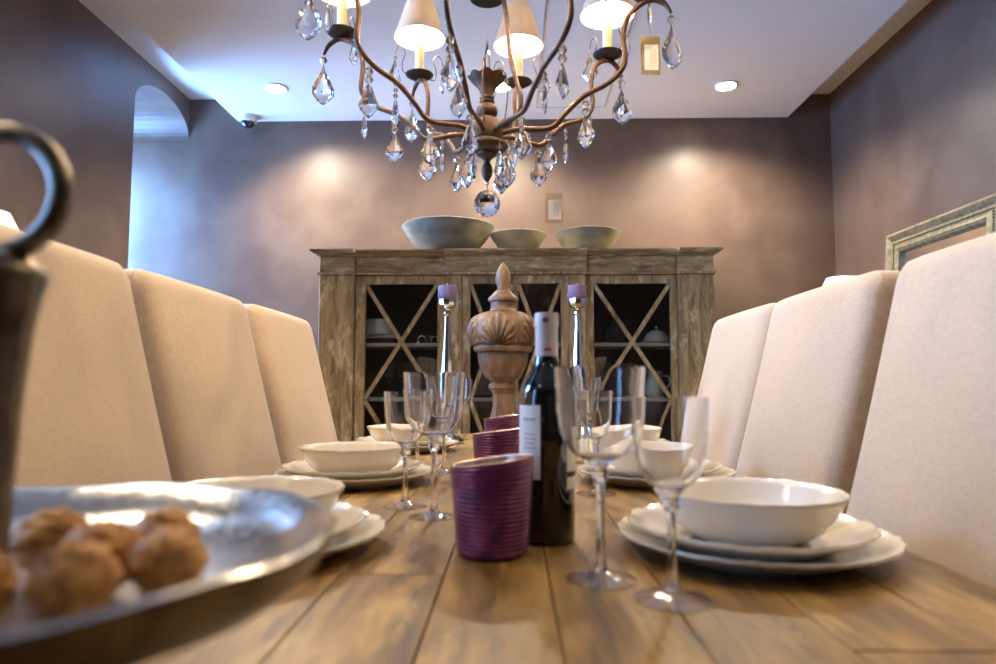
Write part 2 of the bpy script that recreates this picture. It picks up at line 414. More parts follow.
# ------------------------------------------------------------------ dining table
TX0, PW, TY0, TY1, TZ = -0.526, 0.113, 0.17, 2.85, 0.76
tbl = thing('dining_table', 'long rustic wooden plank dining table set for six', 'table', (0, 0, 0))
joints = [(0.95, 1.9), (0.62, 1.75), (0.752, 1.52, 2.3), (0.752, 1.85), (1.30, 2.1), (1.06, 2.2), (1.094, 1.80), (0.55, 1.62), (0.9, 2.0)]
for i, js in enumerate(joints):
    ys = [TY0 + 0.0] + list(js) + [TY1]
    for a, b in zip(ys, ys[1:]):
        dz = random.uniform(0, 0.0010)
        L = (b - a) / 2 - 0.0006; W = PW / 2 - 0.0006
        MB().box(-W, W, -L, L, -0.03, 0).build('plank', 'table_wood', tbl, (TX0 + PW * (i + 0.5), (a + b) / 2, TZ - dz), bevel=0.001, bseg=1, smooth=0)
xe = TX0 + PW * 9
MB().box(TX0 + 0.03, xe - 0.03, TY0 + 0.05, TY1 - 0.05, TZ - 0.056, TZ - 0.0312).build('sub_top', 'leg_wood', tbl, smooth=0)
for s in (0, 1):
    x = TX0 + 0.06 if s == 0 else xe - 0.09
    MB().box(x, x + 0.03, TY0 + 0.12, TY1 - 0.12, TZ - 0.13, TZ - 0.0565).build('apron', 'leg_wood', tbl, smooth=0)
for x in (TX0 + 0.06, xe - 0.16):
    for y in (TY0 + 0.02, TY1 - 0.12):
        MB().box(x, x + 0.10, y, y + 0.10, 0, TZ - 0.0565).build('leg', 'leg_wood', tbl, bevel=0.006, smooth=30)

# ------------------------------------------------------------------ chairs
def superslab(w, h0, h1, t, tilt, nr=10):
    """upholstered back: local x = thickness (front face towards -x), y = width, z up; leaning back towards +x"""
    m = MB(); nz, ny = 24, 20
    r = 0.035
    def edge(u, half):
        return max(0.0, abs(u) - (half - r)) / r
    fr = []; bk = []; v = []
    hz = (h1 - h0)
    for side in (0, 1):
        for i in range(nz + 1):
            z = h0 + hz * (0.5 - 0.5 * math.cos(PI * i / nz)) if False else h0 + hz * (1 - (1 - i / nz) ** 1.5)
            for j in range(ny + 1):
                s = math.sin((j / ny - 0.5) * PI)
                y = s * w / 2
                ey = edge(y, w / 2); ez = max(0.0, z - (h1 - r)) / r
                e = min(1.0, math.hypot(ey, ez))
                if ey > 0 and ez > 0 and math.hypot(ey, ez) > 1:   # round the outline corner
                    k = 1 / math.hypot(ey, ez)
                    y = math.copysign((w / 2 - r) + r * ey * k, y); zz = (h1 - r) + r * ez * k
                else: zz = z
                c = math.sqrt(max(0.0, 1 - e * e))
                dome = 0.006 * (1 - (2 * y / w) ** 2) + 0.003 * math.sin(zz * 5)
                th = (t / 2) * (0.45 + 0.55 * c) + dome
                x = (-th if side == 0 else th * 0.9) + (zz - h0) * tilt
                v.append((x, y, zz))
    n1 = (nz + 1) * (ny + 1); f = []
    def id(s, i, j): return s * n1 + i * (ny + 1) + j
    for s in (0, 1):
        for i in range(nz):
            for j in range(ny):
                q = (id(s, i, j), id(s, i, j + 1), id(s, i + 1, j + 1), id(s, i + 1, j))
                f.append(q if s == 0 else q[::-1])
    for i in range(nz):
        f.append((id(0, i, 0), id(0, i + 1, 0), id(1, i + 1, 0), id(1, i, 0)))
        f.append((id(0, i, ny), id(1, i, ny), id(1, i + 1, ny), id(0, i + 1, ny)))
    for j in range(ny):
        f.append((id(0, nz, j), id(0, nz, j + 1), id(1, nz, j + 1), id(1, nz, j)))
        f.append((id(0, 0, j), id(1, 0, j), id(1, 0, j + 1), id(0, 0, j + 1)))
    m.add(v, f); return m
BACK_T, SEATZ, TOPZ = 0.085, 0.46, 1.172
TILT = 0.105 / 0.41
back_me = superslab(0.475, SEATZ, TOPZ, BACK_T, TILT).mesh('backrest', 'linen', smooth=50)
seat_me = MB().box(-0.47, -0.05, -0.235, 0.235, 0.33, SEATZ + 0.015).mesh('seat', 'linen', bevel=0.03, bseg=4, smooth=60)
skirt_me = MB().box(-0.055, 0.055, -0.225, 0.225, 0.33, SEATZ).mesh('back_base', 'linen', bevel=0.012, bseg=2, smooth=60)
leg_me = MB().add([(-0.016, -0.016, 0), (0.016, -0.016, 0), (0.016, 0.016, 0), (-0.016, 0.016, 0), (-0.022, -0.022, 0.33), (0.022, -0.022, 0.33), (0.022, 0.022, 0.33), (-0.022, 0.022, 0.33)],
                  [(0, 3, 2, 1), (4, 5, 6, 7), (0, 1, 5, 4), (1, 2, 6, 5), (2, 3, 7, 6), (3, 0, 4, 7)]).mesh('leg', 'leg_wood', smooth=0)
# front face at z=0.76 sits at x = +-0.56 ; back centre line at the seat is at x0
X0 = 0.533 + BACK_T / 2 - (0.76 - SEATZ) * TILT
CH = [('l', 0.89, 0.0), ('l', 1.395, 0.0), ('l', 1.925, 0.0), ('r', 0.90, 0.0), ('r', 1.44, 0.0), ('r', 1.93, 0.0)]
CL = ['high-backed beige linen chair beside the pedestal tray of walnuts, window side', 'high-backed beige linen chair, middle of the window side row',
      'high-backed beige linen chair nearest the cabinet, window side row',
      'high-backed linen chair in front of the gilt mirror, table-head end of its row', 'high-backed linen chair, middle of the mirror side row',
      'high-backed linen chair nearest the cabinet, mirror side row']
proto = None
for (sd, y, dx), lab in zip(CH, CL):
    x = X0 + dx
    loc = (x if sd == 'r' else -x - 0.005, y, 0); rot = (0, 0, 0 if sd == 'r' else PI)
    if proto is None:
        proto = thing('dining_chair', lab, 'chair', loc, rot, 'linen dining chairs around the table')
        link('backrest', back_me, proto); link('seat', seat_me, proto); link('back_base', skirt_me, proto)
        for lx in (-0.44, 0.0):
            for ly in (-0.2, 0.2): link('leg', leg_me, proto, (lx, ly, 0))
    else: dup(proto, lab, loc, rot)

# ------------------------------------------------------------------ place settings
def wavy(n, a, az=0.0, r_from=0.0, rmax=1.0):
    def fn(t, r, z, k):
        w = max(0.0, (r - r_from) / (rmax - r_from))
        c = abs(math.sin(n * t / 2)) - 0.6 + 0.22 * math.cos(3 * n * t)
        return r * (1 + a * w * c), z + az * w * c
    return fn
charger_me = MB().lathe([(0, 0.002), (0.105, 0.002), (0.108, 0.0), (0.114, 0.0), (0.118, 0.004), (0.150, 0.015), (0.161, 0.0205), (0.164, 0.0225), (0.1635, 0.0255), (0.160, 0.0252), (0.150, 0.0205), (0.122, 0.0095), (0.115, 0.0082), (0, 0.0082)],
                        120, wavy(26, 0.018, 0.0018, 0.13, 0.164)).mesh('charger_plate', 'charger_ceramic', smooth=60)
plate_me = MB().lathe([(0, 0.002), (0.082, 0.002), (0.085, 0.0), (0.091, 0.0), (0.096, 0.004), (0.125, 0.016), (0.142, 0.024), (0.1445, 0.0265), (0.144, 0.029), (0.140, 0.0285), (0.124, 0.0215), (0.098, 0.010), (0.090, 0.0082), (0, 0.0082)],
                      120, wavy(16, 0.020, 0.0022, 0.10, 0.1445)).mesh('dinner_plate', 'cream_ceramic', smooth=60)
bowl_me = MB().lathe([(0, 0.002), (0.058, 0.002), (0.060, 0.0), (0.066, 0.0), (0.072, 0.005), (0.090, 0.017), (0.103, 0.034), (0.110, 0.050), (0.114, 0.0555), (0.1135, 0.058), (0.110, 0.0572), (0.106, 0.051), (0.098, 0.034), (0.086, 0.0205), (0.068, 0.010), (0, 0.0085)],
                     120, wavy(16, 0.014, 0.0010, 0.085, 0.114)).mesh('soup_bowl', 'cream_ceramic', smooth=60)
PL = [(-0.325, 0.862, 'at the chair by the walnut tray'), (-0.331, 1.448, 'at the middle place of the window side'), (-0.335, 2.13, 'at the window side place nearest the cabinet'),
      (0.297, 0.863, 'beside the bottle and two goblets'), (0.305, 1.473, 'at the middle place of the mirror side'), (0.33, 2.07, 'at the mirror side place nearest the cabinet')]
for i, (x, y, w) in enumerate(PL):
    rz = random.uniform(0, 1)
    tag(link('charger_plate', charger_me, None, (x, y, TZ + 0.0002), (0, 0, rz)), 'scalloped stoneware charger under the plates ' + w, 'charger plate', 'charger plates on the table')
    tag(link('dinner_plate', plate_me, None, (x - 0.006, y, TZ + 0.0086), (0, 0, rz + 0.5)), 'cream scalloped dinner plate under the bowl ' + w, 'plate', 'dinner plates on the chargers')
    tag(link('soup_bowl', bowl_me, None, (x - 0.004, y + 0.002, TZ + 0.017), (0, 0, rz + 0.2)), 'glossy cream scalloped bowl ' + w, 'bowl', 'soup bowls on the plates')

# ------------------------------------------------------------------ glassware
def goblet(H, rr, bowl_z, foot=0.0375):
    """meshes for bowl, stem and foot"""
    w = 0.0017; B = H - bowl_z
    ft = [(0, 0.0), (foot, 0.0), (foot, 0.0015), (foot * 0.7, 0.0036), (0.012, 0.0070), (0.008, 0.0092), (0, 0.0092)]
    st = [(0, 0.0093), (0.0080, 0.0093), (0.0055, 0.016), (0.0042, 0.035), (0.0040, bowl_z * 0.62), (0.0046, bowl_z * 0.80), (0.0085, bowl_z * 0.845), (0.0105, bowl_z * 0.875), (0.0085, bowl_z * 0.905), (0.0072, bowl_z * 0.93), (0.0080, bowl_z * 0.955), (0, bowl_z * 0.955)]
    cup = [(0.34, 0.02), (0.58, 0.075), (0.76, 0.17), (0.875, 0.32), (0.935, 0.52), (0.965, 0.75), (1.0, 1.0)]
    bw = [(0, bowl_z * 0.9555), (0.0080, bowl_z * 0.9555), (0.0105, bowl_z * 0.975)] + [(rr * a, bowl_z + B * b) for a, b in cup]
    bw += [(rr * a - w, bowl_z + B * b) for a, b in cup[::-1]] + [(rr * 0.16, bowl_z + 0.0035), (0, bowl_z + 0.003)]
    return [MB().lathe(p, 40).mesh(n, m, smooth=50) for n, p, m in (('glass_bowl', bw, 'glass'), ('stem', st, 'glass'), ('foot', ft, 'foot_glass'))]
big_me = goblet(0.224, 0.049, 0.124); small_me = goblet(0.193, 0.0375, 0.104)
def put_goblet(name, meshes, loc, label, group):
    g = thing(name, label, 'glass', loc, group=group)
    for me in meshes: link(me.name.split('.')[0], me, g)
GL = [(big_me, 0.094, 0.735, 'large clear wine goblet between the dark bottle and the scalloped plates'), (small_me, 0.153, 0.668, 'small clear goblet at the edge of the plate stack, close to the larger goblet'),
      (big_me, -0.122, 1.07, 'large clear goblet beside the purple votive holder and smaller goblet'), (small_me, -0.180, 1.155, 'small slim clear goblet next to the window side bowl'),
      (big_me, -0.160, 1.609, 'clear goblet behind the pair of goblets, window side middle place'), (small_me, -0.235, 1.69, 'small clear goblet near the middle plates of the window side'),
      (big_me, -0.196, 2.52, 'clear goblet at the cabinet end of the table, window side'),
      (small_me, 0.157, 1.297, 'small clear goblet standing behind the wine bottle by the mirror side plates'), (big_me, 0.19, 1.80, 'clear goblet at the mirror side place nearest the cabinet')]
for me, x, y, lab in GL:
    put_goblet('wine_goblet', me, (x, y, TZ + 0.0002), lab, 'clear goblets on the table')

# ------------------------------------------------------------------ wine bottle
wb = thing('wine_bottle', 'dark wine bottle with pale capsule and white labels on the table', 'bottle', (0.047, 0.918, TZ + 0.0002))
BR = 0.0365
prof = [(0, 0.012), (0.02, 0.008), (0.030, 0.0), (0.034, 0.0), (BR, 0.004), (BR, 0.185), (0.0355, 0.196), (0.031, 0.208), (0.0235, 0.220), (0.0175, 0.232), (0.0150, 0.244), (0.0145, 0.292), (0, 0.292)]
MB().lathe(prof, 48).build('bottle_body', 'bottle_glass', wb, smooth=60)
cap = MB().lathe([(0.0153, 0.243), (0.0153, 0.283), (0.0163, 0.2835), (0.0163, 0.299), (0.0153, 0.3015), (0, 0.3025)], 32).build('capsule', 'capsule_foil', wb, smooth=40)
def patch(a0, a1, z0, z1, rad, name, mat, parent, seg=14, th=0.0004):
    return MB().lathe([(rad, z0), (rad + th, z0), (rad + th, z1), (rad, z1), (rad, z0)], seg, None, None, R(a0), R(a1)).build(name, mat, parent, smooth=30)
patch(-112, -84, 0.2885, 0.2935, 0.0164, 'emblem', 'red_print', cap, 6)
patch(-102, -94, 0.2865, 0.2955, 0.0164, 'emblem', 'red_print', cap, 3)
patch(-108, -72, 0.2500, 0.2535, 0.01535, 'printed_band', 'red_print', cap, 8)
lb = patch(-212, -107, 0.083, 0.178, BR + 0.0001, 'front_label', 'paper', wb)
for k, (a, b, z) in enumerate([(-150, -118, 0.158), (-146, -120, 0.140), (-148, -116, 0.134), (-146, -120, 0.128), (-149, -117, 0.122), (-146, -122, 0.112)]):
    patch(a, b, z, z + (0.004 if k == 0 else 0.0016), BR + 0.0006, 'printed_line', 'grey_print', lb, 6, 0.0002)
lb = patch(-50, 40, 0.070, 0.150, BR + 0.0001, 'back_label', 'cream_paper', wb)
patch(-50, 0, 0.0855, 0.0925, BR + 0.0006, 'printed_band', 'ink', lb, 6, 0.0002)
for a, z, h in ((-24, 0.132, 0.006), (-20, 0.132, 0.004), (-16, 0.133, 0.004), (-25, 0.120, 0.008), (-21, 0.124, 0.004), (-17, 0.124, 0.003)):
    patch(a, a + 1.6, z, z + h, BR + 0.0006, 'handwriting', 'ink', lb, 2, 0.0002)

# ------------------------------------------------------------------ votive holders
vz = [0.0]; vp = [(0, 0.0), (0.040, 0.0), (0.0425, 0.003)]
for k in range(19):
    z = 0.005 + k * 0.0055; r = 0.0430 + 0.0085 * z / 0.11
    vp += [(r + 0.0006, z), (r + 0.0006, z + 0.0028), (r - 0.0004, z + 0.0042)]
vp += [(0.0518, 0.112)]
def slant(t, r, z, k):
    return r, z + (0.0065 * math.cos(t + 0.35)) * max(0.0, (z - 0.085) / 0.027)
vo = MB().lathe(vp, 48, slant).mesh('ribbed_shell', 'purple_glass', smooth=35)
vi = MB().lathe([(0.0518, 0.112), (0.0507, 0.1125), (0.0490, 0.111), (0.0405, 0.008), (0, 0.008)], 48, slant).mesh('silvered_lining', 'mercury_lining', smooth=35)
VT = [(-0.025, 0.847, 0.2, 'ribbed purple votive holder touching the wine bottle in view'), (-0.028, 1.365, 0.0, 'ribbed purple votive holder, middle of the row of three'), (-0.030, 1.955, 0.4, 'ribbed purple votive holder at the foot of the carved finial')]
for i, (x, y, rz, lab) in enumerate(VT):
    if i == 0:
        v0 = thing('votive_holder', lab.replace(' touching the wine bottle in view', ' beside the wine bottle, glass rim slanted'), 'candle holder', (x, y, TZ + 0.0002), (0, 0, rz), 'purple votive holders along the table')
        link('ribbed_shell', vo, v0); link('silvered_lining', vi, v0)
    else: dup(v0, lab, (x, y, TZ + 0.0002), (0, 0, rz))

# ------------------------------------------------------------------ carved finial
FY = 2.15
fin = thing('carved_finial', 'large carved wooden finial with acanthus leaves on an octagonal foot', 'finial', (-0.028, FY, TZ + 0.0002))
fz = lambda py: (0.966 - TZ) + {262: 0.372, 266: 0.362, 270: 0.348, 276: 0.330, 284: 0.304, 288: 0.292}.get(py, 0)
S = 1.049
def zz(py): return 0.206 + (0.372 - (py - 262) * 0.003047) * S
MB().lathe([(0, zz(262)), (0.006, zz(264)), (0.014, zz(268)), (0.021, zz(273)), (0.0245, zz(279)), (0.022, zz(284)), (0.017, zz(288)), (0.018, zz(289.5)), (0.017, zz(291)), (0, zz(291))], 32,
           lambda t, r, z, k: (r * (1 + 0.035 * math.cos(8 * t)), z)).build('bud', 'finial_wood', fin, smooth=60)
MB().lathe([(0, zz(290.6)), (0.019, zz(290.6)), (0.026, zz(292)), (0.034, zz(295)), (0.043, zz(298)), (0.047, zz(300)), (0.046, zz(302)), (0.040, zz(303)), (0.039, zz(308)), (0.042, zz(311)), (0.050, zz(312.5)), (0, zz(312.5))], 64,
           lambda t, r, z, k: (r * (1 + (0.035 * abs(math.sin(16 * t)) if 4 <= k <= 6 else 0)), z)).build('collar', 'finial_wood', fin, smooth=50)
urn = [(0, zz(312))]
key = [(0.048, 312), (0.070, 314.5), (0.088, 318), (0.099, 322.5), (0.1055, 328), (0.1075, 333), (0.105, 338), (0.099, 342.5), (0.092, 346)]
pts = spline([(a, 0, b) for a, b in key], 8)
urn += [(p.x, zz(p.z)) for p in pts] + [(0, zz(346))]
zb = zz(346); Hh = zz(312) - zb
def carve(t, r, z, k):
    if r < 0.05: return r, z
    n = 5; seg = 2 * PI / n
    u = ((t + R(98) + seg / 2) % seg) - seg / 2
    v = (z - zb) / Hh
    du = u * 1.0; dv = v * 0.95 + 0.05
    rho = math.hypot(du / 0.64, dv / 1.0); phi = math.atan2(du, dv)
    lim = 1.0 - 0.10 * abs(math.sin(phi * 4.5))
    if rho < lim:
        e = min(1.0, (lim - rho) * 7)
        return r + e * (0.0030 + 0.0042 * math.cos(phi * 19)), z
    return r - 0.004, z
MB().lathe(urn, 360, carve).build('acanthus_urn', 'finial_wood', fin, smooth=60)
MB().lathe([(0, zz(346)), (0.090, zz(346)), (0.094, zz(347.5)), (0.094, zz(350)), (0.089, zz(352.5)), (0, zz(352.5))], 64).build('rim_ring', 'finial_wood', fin, smooth=40)
MB().lathe([(0, zz(352)), (0.080, zz(352)), (0.082, zz(356)), (0.076, zz(366)), (0.060, zz(377)), (0.044, zz(381)), (0.040, zz(383)), (0.046, zz(385)), (0.047, zz(388)), (0.040, zz(391)), (0.034, zz(394)), (0.033, zz(404)), (0.038, 0.115), (0.052, 0.075), (0.056, 0.06), (0.085, 0.045), (0.088, 0.03), (0.088, 0.0), (0, 0)], 8).build('octagonal_foot', 'finial_wood', fin, smooth=20, rot=(0, 0, R(10)))

# ------------------------------------------------------------------ candlesticks
CSY = 2.40
cs_labels = ['tall silver candlestick with purple candle, window side of the carved finial', 'tall silver candlestick with purple candle, mirror side of the carved finial']
cprof = [(0, 0), (0.054, 0), (0.055, 0.006), (0.050, 0.012), (0.032, 0.020), (0.020, 0.032), (0.014, 0.05), (0.017, 0.062), (0.012, 0.074), (0.017, 0.10), (0.0215, 0.16), (0.0205, 0.215), (0.015, 0.285), (0.0105, 0.345), (0.0085, 0.385),
         (0.0085, 0.40), (0.0125, 0.405), (0.0125, 0.412), (0.009, 0.417), (0.0105, 0.422), (0.021, 0.426), (0.0275, 0.433), (0.0295, 0.443), (0.0295, 0.452), (0.027, 0.455), (0, 0.455)]
cs = None
for x, lab in ((-0.231, cs_labels[0]), (0.232, cs_labels[1])):
    if cs is None:
        cs = thing('candlestick', lab, 'candlestick', (x, CSY, TZ + 0.0002), group='silver candlesticks beside the finial')
        MB().lathe([(r * 1.12, z * 1.12) for r, z in cprof], 10).build('stem', 'silver', cs, smooth=25)
        can = MB().lathe([(0, 0.510), (0.0305, 0.510), (0.0325, 0.513), (0.0325, 0.551), (0.030, 0.555), (0.012, 0.554), (0, 0.552)], 32).build('candle', 'purple_wax', cs, smooth=40)
        MB().tube([(0, 0, 0.552), (0.001, 0, 0.564)], 0.0012, 6).build('wick', 'paper', can)
    else: dup(cs, lab, (x, CSY, TZ + 0.0002))

# ------------------------------------------------------------------ pedestal tray with ring handle and walnuts
TXc, TYc, TR = -0.274, 0.352, 0.166
tray = thing('serving_tray', 'round hammered pewter pedestal tray with tall ring handle holding walnuts', 'tray', (TXc, TYc, TZ + 0.0002))
wob = lambda t, r, z, k: (r, z + 0.0012 * math.sin(9 * t) * (r / 0.178) ** 4)
MB().lathe([(0.1785, 0.127), (0.1765, 0.1285), (0.172, 0.127), (0.163, 0.114), (0.148, 0.102), (0.11, 0.096), (0, 0.094)], 96, wob).build('dish', 'pewter', tray, smooth=50)
MB().lathe([(0, 0.088), (0.06, 0.088), (0.115, 0.090), (0.155, 0.097), (0.171, 0.110), (0.1775, 0.1245), (0.1785, 0.127)], 96, wob).build('dish_underside', 'aged_brass_and_shade', tray, smooth=50)  # brown metal colour stands in for reflected table and shade on the dish
MB().lathe([(0, 0), (0.075, 0), (0.076, 0.005), (0.060, 0.012), (0.024, 0.024), (0.016, 0.045), (0.018, 0.070), (0.040, 0.086), (0.045, 0.0882), (0, 0.0882)], 48).build('foot', 'aged_brass_and_shade', tray, smooth=50)
post = MB().lathe([(0, 0.0935), (0.016, 0.0935), (0.014, 0.104), (0.0118, 0.118), (0.0122, 0.15), (0.0142, 0.20), (0.0172, 0.235), (0.0200, 0.253), (0.0222, 0.261), (0.0222, 0.267), (0.016, 0.273), (0.009, 0.278), (0, 0.279)], 24,
                  lambda t, r, z, k: (r * (1 + 0.05 * math.cos(8 * t)), z)).build('handle_post', 'aged_brass_and_shade', tray, smooth=50)
ring = [(0.0325 * math.sin(a), 0.0, 0.276 + 0.0325 - 0.0325 * math.cos(a)) for a in [2 * PI * i / 40 for i in range(41)]]
MB().tube(ring, 0.0056, 12, cap=False).build('ring_handle', 'aged_brass_and_shade', post, smooth=60)
def walnut_mesh():
    m = MB(); prof = [(0.0178 * math.sin(a) ** 0.92 if 0 < a < PI else 0, -0.0205 * math.cos(a)) for a in [PI * i / 20 for i in range(21)]]
    def fn(t, r, z, k):
        seam = math.exp(-(math.sin(t) / 0.14) ** 2)
        wr = 0.00055 * math.sin(7 * t + 190 * z) + 0.0004 * math.sin(13 * t - 260 * z)
        return r * (1 + 0.09 * seam - 0.05 * math.exp(-(math.sin(t) / 0.05) ** 2)) + 1.6 * wr * min(1, r / 0.01), z
    return m.lathe(prof, 56, fn).mesh('walnut', 'walnut_shell', smooth=70)
wn = walnut_mesh()
WN = [(-0.203, 0.318, 0.0, 1.1), (-0.176, 0.352, 0.0, 0.3), (-0.217, 0.362, 0.0, 2.0), (-0.205, 0.404, 0.0, 0.8), (-0.268, 0.398, 0.0, 1.6), (-0.243, 0.302, 0.0, 2.6)]
WL = ['walnut in shell at the open side of the pewter tray', 'walnut in shell lying furthest from the ring handle post', 'walnut in shell in the middle of the little heap on the pewter tray',
      'walnut in shell closest to the cream bowl on the pewter tray', 'walnut in shell behind the ring handle post', 'walnut in shell at the table-head rim of the pewter tray']
for (x, y, dz, a), lab in zip(WN, WL):
    tag(link('walnut', wn, None, (x, y, TZ + 0.0962 + 0.0190 + dz), (R(84), R(10 * math.sin(a * 5)), a)), lab, 'walnut', 'walnuts on the pewter tray')

# ------------------------------------------------------------------ display cabinet
CXc, CF = 0.019, 3.60
cab = thing('display_cabinet', 'weathered wooden display cabinet with glazed lattice doors against back wall', 'cabinet', (CXc, CF, 0))
def cbox(name, x0, x1, y0, y1, z0, z1, parent=cab, mat='cabinet_wood', bevel=0.003, **kw):
    cx, cy, cz = (x0 + x1) / 2, (y0 + y1) / 2, (z0 + z1) / 2
    return MB().box(x0 - cx, x1 - cx, y0 - cy, y1 - cy, z0 - cz, z1 - cz).build(name, mat, parent, (cx, cy, cz), bevel=bevel, bseg=1, smooth=0, **kw)
D = 0.46
cbox('back_panel', -1.03, 1.03, D - 0.02, D, 0.10, 1.64, mat='cabinet_inside')
cbox('bottom_panel', -1.03, 1.03, 0.03, D - 0.021, 0.20, 0.235)
cbox('top_panel', -1.03, 1.03, 0.03, D, 1.641, 1.66)
for s in (-1, 1): cbox('side_panel', *sorted((s * 1.031, s * 1.05)), 0.05, D, 0.10, 1.64)
cbox('shelf', -1.03, 1.03, 0.06, D - 0.022, 1.168, 1.188, mat='shelf_lit_tone')
cbox('shelf', -1.03, 1.03, 0.06, D - 0.022, 0.872, 0.892, mat='shelf_lit_tone')
cbox('shelf', -1.03, 1.03, 0.06, D - 0.022, 0.56, 0.58)
cbox('partition', -0.385, -0.365, 0.06, D - 0.022, 0.236, 1.167, mat='cabinet_inside')
cbox('partition', 0.365, 0.385, 0.06, D - 0.022, 0.236, 1.167, mat='cabinet_inside')
cbox('partition', -0.385, -0.365, 0.06, D - 0.022, 1.189, 1.62, mat='cabinet_inside')
cbox('partition', 0.365, 0.385, 0.06, D - 0.022, 1.189, 1.62, mat='cabinet_inside')
for s in (-1, 1):
    cbox('pilaster', *sorted((s * 0.862, s * 1.05)), -0.022, 0.048, 0.20, 1.548)
    cbox('pilaster_frieze', *sorted((s * 0.862, s * 1.05)), -0.022, 0.048, 1.562, 1.648, mat='cabinet_wood_cross')
    cbox('pilaster_moulding', *sorted((s * 0.852, s * 1.062)), -0.034, 0.05, 1.549, 1.561)
    cbox('frieze', *sorted((s * 0.381, s * 0.860)), 0.0, 0.048, 1.562, 1.648, mat='cabinet_wood_cross')
    cbox('moulding', *sorted((s * 0.395, s * 0.851)), -0.010, 0.05, 1.549, 1.561, mat='cabinet_wood_cross')
    cbox('stile', *sorted((s * 0.285, s * 0.372)), -0.020, 0.048, 0.20, 1.548)
cbox('frieze', -0.380, 0.380, -0.022, 0.048, 1.562, 1.648, mat='cabinet_wood_cross')
cbox('moulding', -0.394, 0.394, -0.032, 0.05, 1.549, 1.561)
cbox('plinth', -1.07, 1.07, -0.03, D - 0.025, 0.02, 0.198)
for s in (-1, 1):
    for y in (0.01, D - 0.10): cbox('foot', *sorted((s * 0.95, s * 1.04)), y, y + 0.07, 0.0, 0.019)
# cornice: stepped crown in five runs (pilaster, frieze, breakfront, frieze, pilaster)
def cornice(x0, x1, y, e0, e1):
    m = MB(); steps = [(0.000, 1.649, 1.655), (0.012, 1.655, 1.663), (0.028, 1.663, 1.671), (0.040, 1.671, 1.682)]
    for p, z0, z1 in steps:
        m.box(x0 - (p if e0 else 0), x1 + (p if e1 else 0), y - p, D, z0, z1)
    return m.build('cornice', 'cabinet_wood_cross', cab, smooth=0)
cornice(-1.052, -0.860, -0.024, True, False); cornice(0.860, 1.052, -0.024, False, True)
cornice(-0.8595, -0.3815, 0.0, False, False); cornice(0.3815, 0.8595, 0.0, False, False)
cornice(-0.381, 0.381, -0.024, False, False)
def door(x0, x1, fw_l, fw_r, yf=0.004):
    """lattice door between x0 and x1 (outer frame), z 0.205..1.546"""
    z0, z1, ft = 0.205, 1.546, 0.044
    d = 0.028
    m = MB()
    m.box(x0, x0 + fw_l, yf, yf + d, z0, z1); m.box(x1 - fw_r, x1, yf, yf + d, z0, z1)
    m.box(x0 + fw_l, x1 - fw_r, yf, yf + d, z1 - ft, z1); m.box(x0 + fw_l, x1 - fw_r, yf, yf + d, z0, 0.262)
    o = m.build('door', 'cabinet_wood', cab, smooth=0)
    gx0, gx1, gz1, gz0 = x0 + fw_l, x1 - fw_r, z1 - ft, 0.262
    MB().box(gx0 - 0.004, gx1 + 0.004, yf + 0.0175, yf + 0.0205, gz0 - 0.004, gz1 + 0.004).build('pane', 'pane_glass', o, smooth=0)
    zm = (gz0 + gz1) / 2; W = gx1 - gx0; h = gz1 - zm
    for zc in (zm + h / 2, zm - h / 2):
        for s in (-1, 1):
            ang = math.atan2(h, W) * s; L = math.hypot(W, h) / 2 - 0.006; hw = 0.0105
            M = Matrix.Translation(((gx0 + gx1) / 2, yf + (0.0068 if s > 0 else 0.0088), zc)) @ Matrix.Rotation(-ang, 4, 'Y')
            MB().box(-L, L, -0.0065, 0.0065, -hw, hw, M).build('lattice_bar', 'cabinet_wood', o, smooth=0)
    return o
door(-0.858, -0.375, 0.052, 0.042); door(0.375, 0.858, 0.042, 0.034)
door(-0.283, -0.0015, 0.042, 0.012, -0.012); door(0.0015, 0.283, 0.012, 0.042, -0.012)

# bowls on the cabinet
def stone_bowl(r, h, foot):
    return MB().lathe([(0, 0), (foot, 0), (foot * 1.08, 0.006), (foot + (r - foot) * 0.45, h * 0.36), (foot + (r - foot) * 0.78, h * 0.70), (r * 0.985, h * 0.93), (r, h * 0.985), (r * 0.99, h), (r * 0.95, h * 0.99), (r * 0.90, h * 0.85), (foot + (r - foot) * 0.5, h * 0.45), (foot * 0.8, h * 0.14), (0, h * 0.1)], 64,
                      lambda t, rr, z, k: (rr * (1 + 0.006 * math.sin(3 * t)), z)).mesh('stone_bowl', 'stone_bowl', smooth=60)
for me, x, lab in ((stone_bowl(0.258, 0.158, 0.135), -0.356, 'largest grey stone bowl on top of the cabinet'), (stone_bowl(0.158, 0.112, 0.075), 0.036, 'smallest grey stone bowl, middle one on the cabinet'), (stone_bowl(0.180, 0.120, 0.105), 0.423, 'medium shallow grey stone bowl on the cabinet')):
    tag(link('stone_bowl', me, None, (x, 3.73, 1.6822)), lab, 'bowl', 'stone bowls on the cabinet')

